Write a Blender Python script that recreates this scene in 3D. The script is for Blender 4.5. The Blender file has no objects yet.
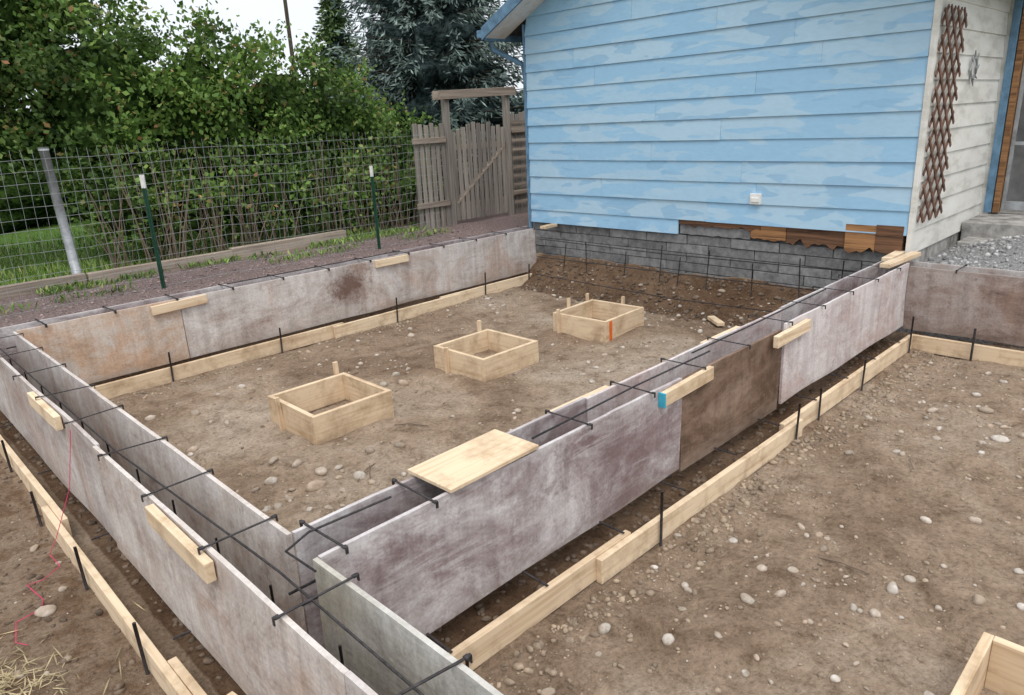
import bpy, bmesh, math, random
import numpy as np
from mathutils import Vector, Matrix, noise
random.seed(7); np.random.seed(7)
scene=bpy.context.scene
COL=scene.collection

# ------------------------------------------------------------ materials
def ramp(nt,stops,interp='LINEAR'):
    r=nt.nodes.new('ShaderNodeValToRGB'); cr=r.color_ramp; cr.interpolation=interp
    while len(cr.elements)<len(stops): cr.elements.new(0.5)
    for e,(p,c) in zip(cr.elements,stops):
        e.position=p; e.color=(c[0],c[1],c[2],1)
    return r
class M:
    def __init__(s,name,rough=0.85,spec=0.25):
        s.m=bpy.data.materials.new(name); s.m.use_nodes=True; s.nt=s.m.node_tree
        s.b=s.nt.nodes['Principled BSDF']; s.b.inputs['Roughness'].default_value=rough
        s.b.inputs['Specular IOR Level'].default_value=spec
        s.tc=s.nt.nodes.new('ShaderNodeTexCoord')
    def L(s,a,b): s.nt.links.new(a,b)
    def noise(s,scale,stretch=(1,1,1),detail=3,rough=0.6,dist=0,off=(0,0,0)):
        mp=s.nt.nodes.new('ShaderNodeMapping'); mp.inputs['Scale'].default_value=stretch; mp.inputs['Location'].default_value=off
        s.L(s.tc.outputs['Object'],mp.inputs['Vector'])
        n=s.nt.nodes.new('ShaderNodeTexNoise'); n.inputs['Scale'].default_value=scale; n.inputs['Detail'].default_value=detail
        n.inputs['Roughness'].default_value=rough; n.inputs['Distortion'].default_value=dist
        s.L(mp.outputs[0],n.inputs['Vector']); return n.outputs['Fac']
    def ramp(s,fac,stops,interp='LINEAR'):
        r=ramp(s.nt,stops,interp); s.L(fac,r.inputs[0]); return r.outputs[0]
    def mix(s,a,b,fac,mode='MIX'):
        x=s.nt.nodes.new('ShaderNodeMix'); x.data_type='RGBA'; x.blend_type=mode
        for i,v in ((0,fac),(6,a),(7,b)):
            if isinstance(v,bpy.types.NodeSocket): s.L(v,x.inputs[i])
            else: x.inputs[i].default_value = v if i==0 else (v[0],v[1],v[2],1)
        return x.outputs[2]
    def math(s,op,a,b=0.0):
        x=s.nt.nodes.new('ShaderNodeMath'); x.operation=op
        for i,v in ((0,a),(1,b)):
            if isinstance(v,bpy.types.NodeSocket): s.L(v,x.inputs[i])
            else: x.inputs[i].default_value=v
        return x.outputs[0]
    def island(s):
        g=s.nt.nodes.new('ShaderNodeNewGeometry'); return g.outputs['Random Per Island']
    def color(s,c):
        if isinstance(c,bpy.types.NodeSocket): s.L(c,s.b.inputs['Base Color'])
        else: s.b.inputs['Base Color'].default_value=(c[0],c[1],c[2],1)
    def bump(s,h,strength=0.4,dist=0.01):
        b=s.nt.nodes.new('ShaderNodeBump'); b.inputs['Strength'].default_value=strength; b.inputs['Distance'].default_value=dist
        s.L(h,b.inputs['Height']); s.L(b.outputs[0],s.b.inputs['Normal'])

def lumber(name,axis,base=(0.76,0.62,0.45),dark=(0.60,0.44,0.285)):
    m=M(name,0.75)
    st=[14,14,14]; st[axis]=0.6
    n=m.noise(2.2,tuple(st),4,0.6,0.6)
    c=m.ramp(n,[(0.3,dark),(0.5,base),(0.75,tuple(min(1,x*1.08) for x in base))])
    r=m.ramp(m.island(),[(0,(0.84,0.80,0.76)),(1,(1.04,1.04,1.03))])
    c=m.mix(c,r,1.0,'MULTIPLY')
    d=m.ramp(m.noise(4,(1,1,1),5,0.7),[(0.32,(0.60,0.54,0.48)),(0.52,(1,1,1))])
    c=m.mix(c,d,0.8,'MULTIPLY')
    sep=m.nt.nodes.new('ShaderNodeSeparateXYZ'); m.L(m.tc.outputs['Object'],sep.inputs[0])
    lo=m.math('ADD',m.math('MULTIPLY',m.math('SUBTRACT',0.055,sep.outputs[2]),14.0),m.math('MULTIPLY',m.math('SUBTRACT',d,0.6),-1.5))
    c=m.mix(c,(0.36,0.27,0.20),m.math('MULTIPLY',m.ramp(lo,[(0.0,(0,0,0)),(0.9,(1,1,1))]),0.7))
    m.color(c); m.bump(n,0.2,0.004); return m.m
WX=lumber('pine_lumber_x',0); WY=lumber('pine_lumber_y',1); WZ=lumber('pine_lumber_z',2)
def oldw(name,axis,base,dark):
    m=M(name,0.85); st=[14,14,14]; st[axis]=0.6
    n=m.noise(2.2,tuple(st),4,0.65,0.6)
    c=m.ramp(n,[(0.3,dark),(0.6,base)]); c=m.mix(c,m.ramp(m.island(),[(0,(0.68,0.68,0.68)),(1,(1.15,1.14,1.12))]),1.0,'MULTIPLY')
    m.color(c); m.bump(n,0.3,0.006); return m.m
OLDW=oldw('weathered_wood',2,(0.36,0.33,0.30),(0.18,0.16,0.14))
OLDX=oldw('weathered_wood_x',0,(0.40,0.34,0.285),(0.20,0.16,0.13))
ROT=oldw('rotten_wood',1,(0.20,0.105,0.06),(0.04,0.025,0.018))
ROT2=oldw('old_sheathing',1,(0.42,0.22,0.10),(0.10,0.05,0.03))

def plywood(name,dark,mid,light,axis=0,stain=None,off=0.0,thr=0.0,tint=(0.30,0.20,0.155),amt=0.5):
    m=M(name,0.7,0.3)
    big=m.noise(1.5,(1,1,1.8),5,0.72,0.6,(off,off*2,off))
    c=m.ramp(big,[(0.34+thr,dark),(0.47+thr,mid),(0.62+thr,light)])
    st=[1,1,1]; st[axis]=0.3; st[2]=2.2
    s2=m.noise(5,tuple(st),5,0.78,1.0,(off,3,off))
    c=m.mix(c,light,m.math('MULTIPLY',m.ramp(s2,[(0.50,(0,0,0)),(0.62,(1,1,1))]),0.55))
    s3=m.noise(8,(1,1,1),5,0.82,0.3,(5,off,9))
    c=m.mix(c,dark,m.math('MULTIPLY',m.ramp(s3,[(0.54,(0,0,0)),(0.65,(1,1,1))]),0.5))
    s6=m.noise(1.1,(1,1,1.3),4,0.7,0.8,(off*3,1,off))
    c=m.mix(c,tint,m.math('MULTIPLY',m.ramp(s6,[(0.50,(0,0,0)),(0.62,(1,1,1))]),amt))
    s4=m.noise(1.5,(10,10,0.6),3,0.6,0,(off,0,0))
    c=m.mix(c,m.ramp(s4,[(0.35,(0.78,0.76,0.75)),(0.6,(1.06,1.06,1.06))]),0.7,'MULTIPLY')
    s5=m.noise(60,(1,1,1),3,0.7)
    c=m.mix(c,m.ramp(s5,[(0.35,(0.80,0.80,0.80)),(0.6,(1.08,1.08,1.08))]),0.8,'MULTIPLY')
    sep=m.nt.nodes.new('ShaderNodeSeparateXYZ'); m.L(m.tc.outputs['Object'],sep.inputs[0])
    low=m.math('SUBTRACT',0.27,sep.outputs[2]); low=m.math('MULTIPLY',low,3.0)
    low=m.math('ADD',low,m.math('MULTIPLY',m.math('SUBTRACT',s2,0.5),1.6))
    low=m.ramp(low,[(0.0,(0,0,0)),(0.6,(0.6,0.6,0.6))])
    c=m.mix(c,(0.28,0.22,0.175),low)
    # cement-washed top edge
    top=m.ramp(m.math('ADD',m.math('MULTIPLY',m.math('SUBTRACT',sep.outputs[2],0.735),22.0),m.math('MULTIPLY',m.math('SUBTRACT',s2,0.5),3.0)),[(0.0,(0,0,0)),(0.8,(0.55,0.55,0.55))])
    c=m.mix(c,light,top)
    if stain:
        vm=m.nt.nodes.new('ShaderNodeVectorMath'); vm.operation='DISTANCE'; vm.inputs[1].default_value=stain
        m.L(m.tc.outputs['Object'],vm.inputs[0])
        dd=m.math('ADD',vm.outputs['Value'],m.math('MULTIPLY',m.math('SUBTRACT',s3,0.5),0.75))
        c=m.mix((0.13,0.07,0.05),c,m.ramp(dd,[(0.08,(0.08,0.08,0.08)),(0.33,(1,1,1))]))
    m.color(c); m.bump(s3,0.25,0.004); return m.m
PLY_GREY=plywood('form_plywood_grey',(0.20,0.145,0.145),(0.36,0.31,0.315),(0.57,0.545,0.55),0,off=2,tint=(0.20,0.135,0.135),amt=0.7)
PLY_GREYL=plywood('form_plywood_grey_y',(0.28,0.215,0.195),(0.43,0.385,0.37),(0.57,0.54,0.525),1,off=5,thr=-0.05,tint=(0.36,0.25,0.19),amt=0.45)
PLY_PALE=plywood('form_plywood_pale',(0.33,0.24,0.23),(0.49,0.42,0.42),(0.64,0.60,0.60),0,off=9,thr=-0.06,tint=(0.46,0.29,0.25),amt=0.4)
PLY_PALEY=plywood('form_plywood_pale_y',(0.30,0.22,0.19),(0.46,0.40,0.37),(0.60,0.56,0.53),1,off=3,thr=-0.04,tint=(0.44,0.30,0.22),amt=0.5)
PLY_BROWN=plywood('form_plywood_brown',(0.09,0.055,0.036),(0.165,0.105,0.072),(0.26,0.185,0.14),0,off=4,thr=0.03,tint=(0.085,0.05,0.033))
PLY_BROWN2=plywood('form_plywood_brown_y',(0.13,0.09,0.075),(0.25,0.19,0.165),(0.38,0.33,0.31),1,off=14)
PLY_ORANGE=plywood('form_plywood_tan',(0.40,0.28,0.20),(0.52,0.385,0.29),(0.58,0.52,0.47),0,off=7,thr=-0.02,tint=(0.54,0.33,0.20),amt=0.6)
PLY_FAR=plywood('form_plywood_stained',(0.30,0.225,0.195),(0.47,0.415,0.385),(0.62,0.585,0.565),0,stain=(4.35,7.17,0.52),off=11,thr=-0.03,tint=(0.44,0.30,0.225),amt=0.5)
PLY_OLIVE=plywood('form_plywood_olive',(0.24,0.225,0.185),(0.40,0.39,0.35),(0.54,0.53,0.50),1,off=17,tint=(0.33,0.29,0.21))

def simple(name,c,rough=0.6,metal=0,var=0.15,scale=8):
    m=M(name,rough); n=m.noise(scale,(1,1,1),4,0.65)
    lo=tuple(x*(1-var*2) for x in c); hi=tuple(min(1,x*(1+var)) for x in c)
    m.color(m.ramp(n,[(0.3,lo),(0.65,hi)])); m.b.inputs['Metallic'].default_value=metal
    m.bump(n,0.15,0.003); return m.m
REBAR=simple('rebar_steel',(0.055,0.050,0.052),0.6,0.3,0.3,40)
WIRE=simple('galvanized_wire',(0.30,0.32,0.33),0.45,0.4,0.15,10)
GALV=simple('galvanized_post',(0.36,0.38,0.40),0.5,0.3,0.2,6)
TGREEN=simple('green_post_paint',(0.02,0.07,0.045),0.5)
WHITE=simple('white_paint',(0.76,0.76,0.74),0.5,0,0.08)
BLUETRIM=simple('blue_trim_paint',(0.13,0.24,0.36),0.45,0,0.2)
CONC=simple('concrete',(0.35,0.34,0.325),0.9,0,0.3,6)
TRELL=simple('trellis_brown',(0.17,0.095,0.07),0.7,0,0.3,10)
ROOF=simple('roof_shingle',(0.07,0.075,0.08),0.9,0,0.3,10)
DARK=simple('dark_interior',(0.05,0.048,0.045),0.9)
GREYIN=simple('porch_interior',(0.26,0.26,0.26),0.8,0,0.3,2)
ORANGE=simple('orange_mark',(0.75,0.16,0.03),0.6)
CYAN=simple('blue_mark',(0.05,0.36,0.50),0.6)
PINK=simple('pink_string',(0.65,0.05,0.16),0.6)
BARK=simple('bark',(0.08,0.062,0.048),0.95,0,0.35,12)
CLODM=simple('soil_clod',(0.33,0.26,0.195),0.95,0,0.35,9)
CLODD=simple('dark_soil_clod',(0.165,0.122,0.09),0.95,0,0.35,9)
m=M('old_block_foundation',0.9); n=m.noise(9,(1,1,1),5,0.75)
c=m.ramp(n,[(0.3,(0.11,0.112,0.115)),(0.65,(0.28,0.285,0.29))]); c=m.mix(c,m.ramp(m.island(),[(0,(0.72,0.72,0.72)),(1,(1.12,1.12,1.12))]),1.0,'MULTIPLY')
m.color(c); m.bump(n,0.5,0.01); BLOCK=m.m
m=M('blue_siding_paint',0.5,0.35)
n=m.noise(1.0,(1,0.75,3.0),2,0.5,0.3)
isl=m.math('MULTIPLY',m.math('SUBTRACT',m.island(),0.5),0.16)
c=m.mix((0.305,0.525,0.73),(0.40,0.585,0.735),m.ramp(m.math('ADD',n,isl),[(0.52,(0,0,0)),(0.535,(1,1,1))]))
n2=m.noise(1.9,(1,0.8,2.8),2,0.5,0.3,(7,3,2))
c=m.mix(c,(0.255,0.46,0.665),m.ramp(m.math('ADD',n2,isl),[(0.60,(0,0,0)),(0.612,(0.7,0.7,0.7))]))
n4=m.noise(2.1,(1,0.8,3.5),3,0.5,0.3,(1,13,5))
c=m.mix(c,(0.38,0.57,0.73),m.ramp(m.math('SUBTRACT',n4,isl),[(0.59,(0,0,0)),(0.602,(0.8,0.8,0.8))]))
n3=m.noise(30,(1,0.3,1),4,0.7)
c=m.mix(c,m.ramp(n3,[(0.3,(0.88,0.89,0.90)),(0.6,(1.02,1.02,1.02))]),0.6,'MULTIPLY')
m.color(c); m.bump(n3,0.12,0.003); BLUE=m.m
m=M('white_siding_paint',0.55,0.3)
n=m.noise(2.5,(1,1,3),4,0.6)
c=m.ramp(n,[(0.35,(0.57,0.56,0.52)),(0.5,(0.72,0.71,0.67)),(0.7,(0.78,0.78,0.76))]); m.color(c); SIDEW=m.m
m=M('dirt_ground',0.95,0.1)
a=m.noise(0.6,(1,1,1),5,0.66,0.6); b=m.noise(5,(1,1,1),6,0.76,0.3); f=m.noise(40,(1,1,1),5,0.78)
c=m.ramp(a,[(0.36,(0.25,0.178,0.125)),(0.5,(0.365,0.278,0.203)),(0.64,(0.455,0.372,0.295))])
c=m.mix(c,m.ramp(b,[(0.32,(0.52,0.46,0.41)),(0.47,(0.93,0.92,0.91)),(0.66,(1.22,1.22,1.24))]),0.9,'MULTIPLY')
c=m.mix(c,m.ramp(f,[(0.32,(0.52,0.49,0.47)),(0.5,(1,1,1)),(0.7,(1.32,1.32,1.32))]),0.8,'MULTIPLY')
at=m.nt.nodes.new('ShaderNodeAttribute'); at.attribute_name='zone'
sp=m.nt.nodes.new('ShaderNodeSeparateColor'); m.L(at.outputs['Color'],sp.inputs[0])
gr=m.ramp(f,[(0.35,(0.11,0.085,0.08)),(0.55,(0.27,0.205,0.195)),(0.7,(0.42,0.36,0.34))])
def edge(sock,amp=0.8): return m.ramp(m.math('ADD',sock,m.math('MULTIPLY',m.math('SUBTRACT',b,0.5),amp)),[(0.4,(0,0,0)),(0.6,(1,1,1))])
c=m.mix(c,gr,edge(sp.outputs[0]))
ga=m.ramp(f,[(0.35,(0.05,0.10,0.02)),(0.55,(0.12,0.22,0.05)),(0.7,(0.20,0.28,0.09))])
c=m.mix(c,ga,edge(sp.outputs[1]))
gg=m.ramp(f,[(0.33,(0.16,0.16,0.165)),(0.5,(0.34,0.34,0.345)),(0.7,(0.50,0.50,0.50))])
c=m.mix(c,gg,edge(sp.outputs[2]))
dn=m.nt.nodes.new('ShaderNodeAttribute'); dn.attribute_name='soil_dark'
c=m.mix(c,(0.48,0.41,0.36),edge(dn.outputs['Fac'],1.2),'MULTIPLY')  # multiplies the ground colour darker where this mask is high
m.color(c)
m.bump(m.math('ADD',m.math('MULTIPLY',f,0.7),b),1.0,0.04); GROUND=m.m
m=M('stones_mat',0.8,0.25)
c=m.ramp(m.island(),[(0,(0.26,0.22,0.18)),(0.3,(0.40,0.36,0.31)),(0.6,(0.52,0.49,0.45)),(0.85,(0.45,0.36,0.28)),(1,(0.64,0.62,0.59))])
n=m.noise(30,(1,1,1),3,0.7); c=m.mix(c,m.ramp(n,[(0.3,(0.65,0.6,0.55)),(0.6,(1.05,1.05,1.05))]),0.9,'MULTIPLY')
n=m.noise(9,(1,1,1),3,0.7); c=m.mix(c,(0.34,0.26,0.19),m.math('MULTIPLY',m.ramp(n,[(0.45,(0,0,0)),(0.6,(1,1,1))]),0.7)); m.color(c); STONE=m.m
m=M('grey_gravel_mat',0.85,0.2); m.color(m.ramp(m.island(),[(0,(0.16,0.16,0.165)),(0.6,(0.34,0.34,0.34)),(1,(0.55,0.55,0.55))])); GRAVEL=m.m

def foliage(name,stops,trans=0.3,nscale=1.2,lo=0.5):
    m=M(name,0.55,0.3)
    c=m.ramp(m.island(),stops)
    n=m.noise(nscale,(1,1,1),2,0.6); c=m.mix(c,m.ramp(n,[(0.35,(lo,lo*1.08,lo)),(0.6,(1.3,1.25,1.1))]),1.0,'MULTIPLY')
    m.color(c)
    if trans:
        t=m.nt.nodes.new('ShaderNodeBsdfTranslucent'); m.L(c,t.inputs[0])
        ms=m.nt.nodes.new('ShaderNodeMixShader'); ms.inputs[0].default_value=trans
        out=m.nt.nodes['Material Output']; m.L(m.b.outputs[0],ms.inputs[1]); m.L(t.outputs[0],ms.inputs[2]); m.L(ms.outputs[0],out.inputs[0])
    return m.m
LEAF=foliage('hedge_leaves',[(0,(0.05,0.105,0.022)),(0.5,(0.105,0.20,0.045)),(0.9,(0.18,0.29,0.075)),(0.96,(0.27,0.33,0.12)),(1,(0.34,0.18,0.10))],0.25)
LEAF2=foliage('tree_leaves',[(0,(0.045,0.09,0.028)),(0.6,(0.09,0.165,0.045)),(0.95,(0.15,0.22,0.075)),(1,(0.36,0.15,0.08))],0.2)
SPR=foliage('spruce_needles',[(0,(0.06,0.095,0.092)),(0.6,(0.125,0.175,0.18)),(1,(0.22,0.30,0.31))],0,0.9,0.6)
CON=foliage('conifer_needles',[(0,(0.03,0.06,0.02)),(1,(0.09,0.15,0.05))],0)
GRASS=foliage('grass_blades',[(0,(0.08,0.16,0.03)),(0.7,(0.17,0.28,0.07)),(1,(0.32,0.33,0.14))],0)
STRAW=foliage('straw_mat',[(0,(0.34,0.27,0.16)),(1,(0.55,0.47,0.32))],0)
TWIG=simple('dry_twigs',(0.19,0.145,0.11),0.9)
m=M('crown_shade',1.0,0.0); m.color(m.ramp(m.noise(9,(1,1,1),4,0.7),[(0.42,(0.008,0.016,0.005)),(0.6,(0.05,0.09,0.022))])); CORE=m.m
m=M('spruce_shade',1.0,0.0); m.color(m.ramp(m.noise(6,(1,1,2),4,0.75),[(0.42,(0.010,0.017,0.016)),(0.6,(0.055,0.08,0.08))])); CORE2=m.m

# ------------------------------------------------------------ mesh helpers
def empty(name,loc=(0,0,0)):
    e=bpy.data.objects.new(name,None); e.location=loc; e.empty_display_size=0.2; COL.objects.link(e); return e
def finish(ob,mat,parent=None,bevel=0,smooth=False):
    COL.objects.link(ob)
    if mat: ob.data.materials.append(mat)
    if parent: ob.parent=parent; ob.location=-Vector(parent.location)
    if bevel:
        md=ob.modifiers.new('bev','BEVEL'); md.width=bevel; md.segments=2; md.limit_method='ANGLE'
    if smooth: ob.data.polygons.foreach_set('use_smooth',[True]*len(ob.data.polygons))
    return ob
def mesh_np(name,V,F,mat,parent=None,smooth=False):
    V=np.asarray(V,dtype=np.float32); F=np.asarray(F,dtype=np.int32)
    me=bpy.data.meshes.new(name); k=F.shape[1]
    me.vertices.add(len(V)); me.vertices.foreach_set('co',V.ravel())
    me.loops.add(F.size); me.loops.foreach_set('vertex_index',F.ravel())
    me.polygons.add(len(F)); me.polygons.foreach_set('loop_start',np.arange(0,F.size,k,dtype=np.int32))
    me.polygons.foreach_set('loop_total',np.full(len(F),k,dtype=np.int32))
    me.update(); me.validate()
    return finish(bpy.data.objects.new(name,me),mat,parent,0,smooth)
class MB:
    def __init__(s): s.v=[]; s.f=[]
    def box(s,x0,y0,z0,x1,y1,z1,rot=None):
        c=Vector(((x0+x1)/2,(y0+y1)/2,(z0+z1)/2)); b=len(s.v)
        for X,Y,Z in ((x0,y0,z0),(x1,y0,z0),(x1,y1,z0),(x0,y1,z0),(x0,y0,z1),(x1,y0,z1),(x1,y1,z1),(x0,y1,z1)):
            p=Vector((X,Y,Z))
            if rot is not None: p=c+rot@(p-c)
            s.v.append(tuple(p))
        for q in ((0,3,2,1),(4,5,6,7),(0,1,5,4),(1,2,6,5),(2,3,7,6),(3,0,4,7)): s.f.append(tuple(b+i for i in q))
        return s
    def loft(s,A,B):
        b=len(s.v); n=len(A); s.v+= [tuple(p) for p in A]+[tuple(p) for p in B]
        s.f.append(tuple(b+i for i in range(n))[::-1]); s.f.append(tuple(b+n+i for i in range(n)))
        for i in range(n): j=(i+1)%n; s.f.append((b+i,b+j,b+n+j,b+n+i))
        return s
    def poly(s,pts,off):
        return s.loft(pts,[tuple(Vector(p)+Vector(off)) for p in pts])
    def tube(s,pts,r,n=6):
        pts=[Vector(p) for p in pts]; b=len(s.v)
        for i,p in enumerate(pts):
            d=(pts[min(i+1,len(pts)-1)]-pts[max(i-1,0)]).normalized()
            up=Vector((0,0,1)) if abs(d.z)<0.9 else Vector((1,0,0))
            a=d.cross(up).normalized(); c=d.cross(a)
            rr=r[i] if isinstance(r,(list,tuple)) else r
            for k in range(n):
                t=2*math.pi*k/n; s.v.append(tuple(p+a*math.cos(t)*rr+c*math.sin(t)*rr))
        for i in range(len(pts)-1):
            for k in range(n):
                k2=(k+1)%n; s.f.append((b+i*n+k,b+i*n+k2,b+(i+1)*n+k2,b+(i+1)*n+k))
        s.f.append(tuple(b+k for k in range(n))); e=b+(len(pts)-1)*n; s.f.append(tuple(e+k for k in range(n))[::-1])
        return s
    def beam(s,p,q,w,h,up=(0,0,1)):
        p=Vector(p); q=Vector(q); d=(q-p).normalized(); a=d.cross(Vector(up)).normalized()*w/2; c=a.normalized().cross(d)*h/2
        b=len(s.v)
        for o in (p,q):
            for sa,sc in ((-1,-1),(1,-1),(1,1),(-1,1)): s.v.append(tuple(o+a*sa+c*sc))
        for k in ((0,1,2,3),(7,6,5,4),(0,4,5,1),(1,5,6,2),(2,6,7,3),(3,7,4,0)): s.f.append(tuple(b+i for i in k))
        return s
    def build(s,name,mat,parent=None,bevel=0,smooth=False):
        me=bpy.data.meshes.new(name); me.from_pydata(s.v,[],s.f); me.update()
        return finish(bpy.data.objects.new(name,me),mat,parent,bevel,smooth)
def panel(x0,y0,z0,x1,y1,z1,name,mat,parent,warp=0.006,seed=0):
    alongx=(x1-x0)>(y1-y0); L=(x1-x0) if alongx else (y1-y0); n=max(2,int(L/0.12)); nz=4
    V=[];F=[]
    for side in (0,1):
        for i in range(n+1):
            for k in range(nz+1):
                t=i/n; z=z0+(z1-z0)*k/nz
                w=warp*noise.noise(Vector((t*L*0.9+seed*3.1,k*0.35,seed)))*2
                if k==nz: z+=0.004*noise.noise(Vector((t*L*2,seed,5)))+0.003*noise.noise(Vector((t*L*9,seed,5)))
                if k==0: z+=0.012*noise.noise(Vector((t*L*1.5,seed,9)))
                if alongx: V.append((x0+t*L,(y0,y1)[side]+w,z))
                else: V.append(((x0,x1)[side]+w,y0+t*L,z))
    S=(n+1)*(nz+1); idx=lambda s,i,k:s*S+i*(nz+1)+k
    for i in range(n):
        for k in range(nz):
            F.append((idx(0,i,k),idx(0,i+1,k),idx(0,i+1,k+1),idx(0,i,k+1)))
            F.append((idx(1,i,k),idx(1,i,k+1),idx(1,i+1,k+1),idx(1,i+1,k)))
        for k in (0,nz): F.append((idx(0,i,k),idx(1,i,k),idx(1,i+1,k),idx(0,i+1,k)))
    for i in (0,n):
        for k in range(nz): F.append((idx(0,i,k),idx(0,i,k+1),idx(1,i,k+1),idx(1,i,k)))
    me=bpy.data.meshes.new(name); me.from_pydata(V,[],F); me.update()
    ob=finish(bpy.data.objects.new(name,me),mat,parent)
    bm=bmesh.new(); bm.from_mesh(me); bmesh.ops.recalc_face_normals(bm,faces=bm.faces); bm.to_mesh(me); bm.free()
    return ob

# ------------------------------------------------------------ terrain
def ss(a,b,x):
    t=min(1,max(0,(x-a)/(b-a))); return t*t*(3-2*t)
def gh(x,y,det=True):
    z=0.0
    z=max(z,0.53*ss(7.45,7.95,y))
    if y<7.6: z=max(z,0.33*ss(7.0,7.68,x)*ss(2.3,2.5,y))
    z=max(z,0.60*ss(7.62,8.1,x)*(1-ss(2.6,3.0,y)))
    z+=0.26*math.exp(-((x-9.0)**2/0.9+(y-1.4)**2/0.5))+0.16*math.exp(-((x-8.5)**2/0.3+(y-0.6)**2/0.4))
    z+=0.22*math.exp(-((x+0.12)**2+(y-3.25)**2)/0.10)
    if det:
        z+=0.035*noise.noise(Vector((x*0.9,y*0.9,0)))+0.024*noise.noise(Vector((x*3.3,y*3.3,4)))+0.013*noise.noise(Vector((x*11,y*11,8)))
        if y<2.0 and x>1.1: z-=0.02*math.exp(-((y-1.7)**2)/0.05)
    return z
def axis(lo,hi,step,far):
    a=list(np.arange(lo,hi,step)); s=step; x=hi
    while x<far: a.append(x); s*=1.35; x+=s
    a.append(far); s=step; x=lo-step; pre=[]
    while x>-far: pre.append(x); s*=1.35; x-=s
    pre.append(-far); return pre[::-1]+a
xs=axis(-1.6,9.6,0.04,320); ys=axis(-1.2,8.4,0.04,320)
V=[(x,y,gh(x,y)) for x in xs for y in ys]; nx,ny=len(xs),len(ys)
I=np.arange(nx*ny).reshape(nx,ny)
F=np.stack([I[:-1,:-1],I[1:,:-1],I[1:,1:],I[:-1,1:]],-1).reshape(-1,4)
g=mesh_np('ground',V,F,GROUND,None,True)
zc=np.zeros((nx*ny,4),dtype=np.float32); dm=np.zeros(nx*ny,dtype=np.float32)
for i,(x,y,z) in enumerate(V):
    grass=ss(10.1,10.4,y) if x<7.5 else ss(11,12,y)
    grass=max(grass,ss(10,12,-x),ss(6,8,-y),ss(16,18,x))
    grav=ss(7.5,7.8,y)*(1-grass)
    grey=ss(7.6,7.75,x)*(1-ss(2.5,2.8,y))*(1-grass)
    zc[i]=(grav,grass,grey,1)
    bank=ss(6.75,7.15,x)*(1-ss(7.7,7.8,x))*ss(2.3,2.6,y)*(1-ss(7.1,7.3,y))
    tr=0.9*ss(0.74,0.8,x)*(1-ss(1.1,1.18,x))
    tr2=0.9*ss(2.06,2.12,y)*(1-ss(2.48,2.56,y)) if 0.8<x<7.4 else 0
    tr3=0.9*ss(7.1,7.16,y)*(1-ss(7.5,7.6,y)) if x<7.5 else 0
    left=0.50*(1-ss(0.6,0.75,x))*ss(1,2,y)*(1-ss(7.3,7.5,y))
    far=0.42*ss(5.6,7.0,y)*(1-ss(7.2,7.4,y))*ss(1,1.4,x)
    dm[i]=max(bank,tr,tr2,tr3,left,far)  # darker soil: house bank, gaps between form panels, left side, far wall foot
ca=g.data.attributes.new('zone','FLOAT_COLOR','POINT'); ca.data.foreach_set('color',zc.ravel())
da=g.data.attributes.new('soil_dark','FLOAT','POINT'); da.data.foreach_set('value',dm)

# ------------------------------------------------------------ stones / clods
def ico(sub):
    bm=bmesh.new(); bmesh.ops.create_icosphere(bm,subdivisions=sub,radius=1); v=np.array([q.co[:] for q in bm.verts]); f=np.array([[q.index for q in p.verts] for p in bm.faces]); bm.free(); return v,f
IV,IF=ico(2); IV1,IF1=ico(1)
def scatter(name,pts,mat,rough=0.12,flat=0.65,sub=2,parent=None):
    bv,bf=(IV,IF) if sub==2 else (IV1,IF1)
    VV=[];FF=[];o=0
    for (x,y,z,r) in pts:
        pl=np.random.normal(size=3); pl/=np.linalg.norm(pl)   # one broken face
        v=bv*(1+np.random.uniform(-rough,rough,(len(bv),1)))
        h=v@pl; v=v-np.outer(np.maximum(h-0.55,0),pl)
        v=v*np.array([r*random.uniform(0.8,1.35),r*random.uniform(0.7,1.0),r*flat*random.uniform(0.75,1.15)])
        a=random.uniform(0,6.28); ca_,sa=math.cos(a),math.sin(a); t=random.uniform(-0.3,0.3); ct,st=math.cos(t),math.sin(t)
        v=v@np.array([[1,0,0],[0,ct,st],[0,-st,ct]]); v=v@np.array([[ca_,sa,0],[-sa,ca_,0],[0,0,1]])
        VV.append(v+np.array([x,y,z])); FF.append(bf+o); o+=len(v)
    return mesh_np(name,np.vstack(VV),np.vstack(FF),mat,parent,sub==2)
boxes=[(2.36,4.6),(4.06,4.58),(5.70,4.45),(2.26,-0.29)]
def inbox(x,y,r=0.02): return any(bx-r<x<bx+0.72+r and by-r<y<by+0.72+r for bx,by in boxes)
def onwall(x,y): 
    return (0.60<x<1.22) or (1.95<y<2.10 and x>1) or (2.14<y<2.24 and x>1) or (2.4<y<2.62 and x>1) or (7.0<y<7.23) or (x>7.2 and y<2.2 and x<7.75)
pts=[]
def addst(n,x0,x1,y0,y1,rmin,rmax,emb=0.35,pw=2.5,cl=0.0):
    k=0;tries=0
    while k<n and tries<n*30:
        tries+=1
        x=random.uniform(x0,x1); y=random.uniform(y0,y1)
        if onwall(x,y) or inbox(x,y): continue
        if cl and noise.noise(Vector((x*0.8,y*0.8,3)))<random.uniform(-0.3,cl): continue
        r=rmin+(rmax-rmin)*random.random()**pw
        pts.append((x,y,gh(x,y)+r*(0.5-emb),r)); k+=1
addst(900,1.2,7.4,2.6,7.0,0.004,0.034,cl=0.5,pw=4)
addst(1300,1.1,7.2,-1.2,1.93,0.0035,0.030,cl=0.4,pw=5)
addst(250,-0.8,0.6,1.5,7.2,0.004,0.028,pw=4)
addst(60,6.8,7.5,2.7,7.0,0.01,0.04)
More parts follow.
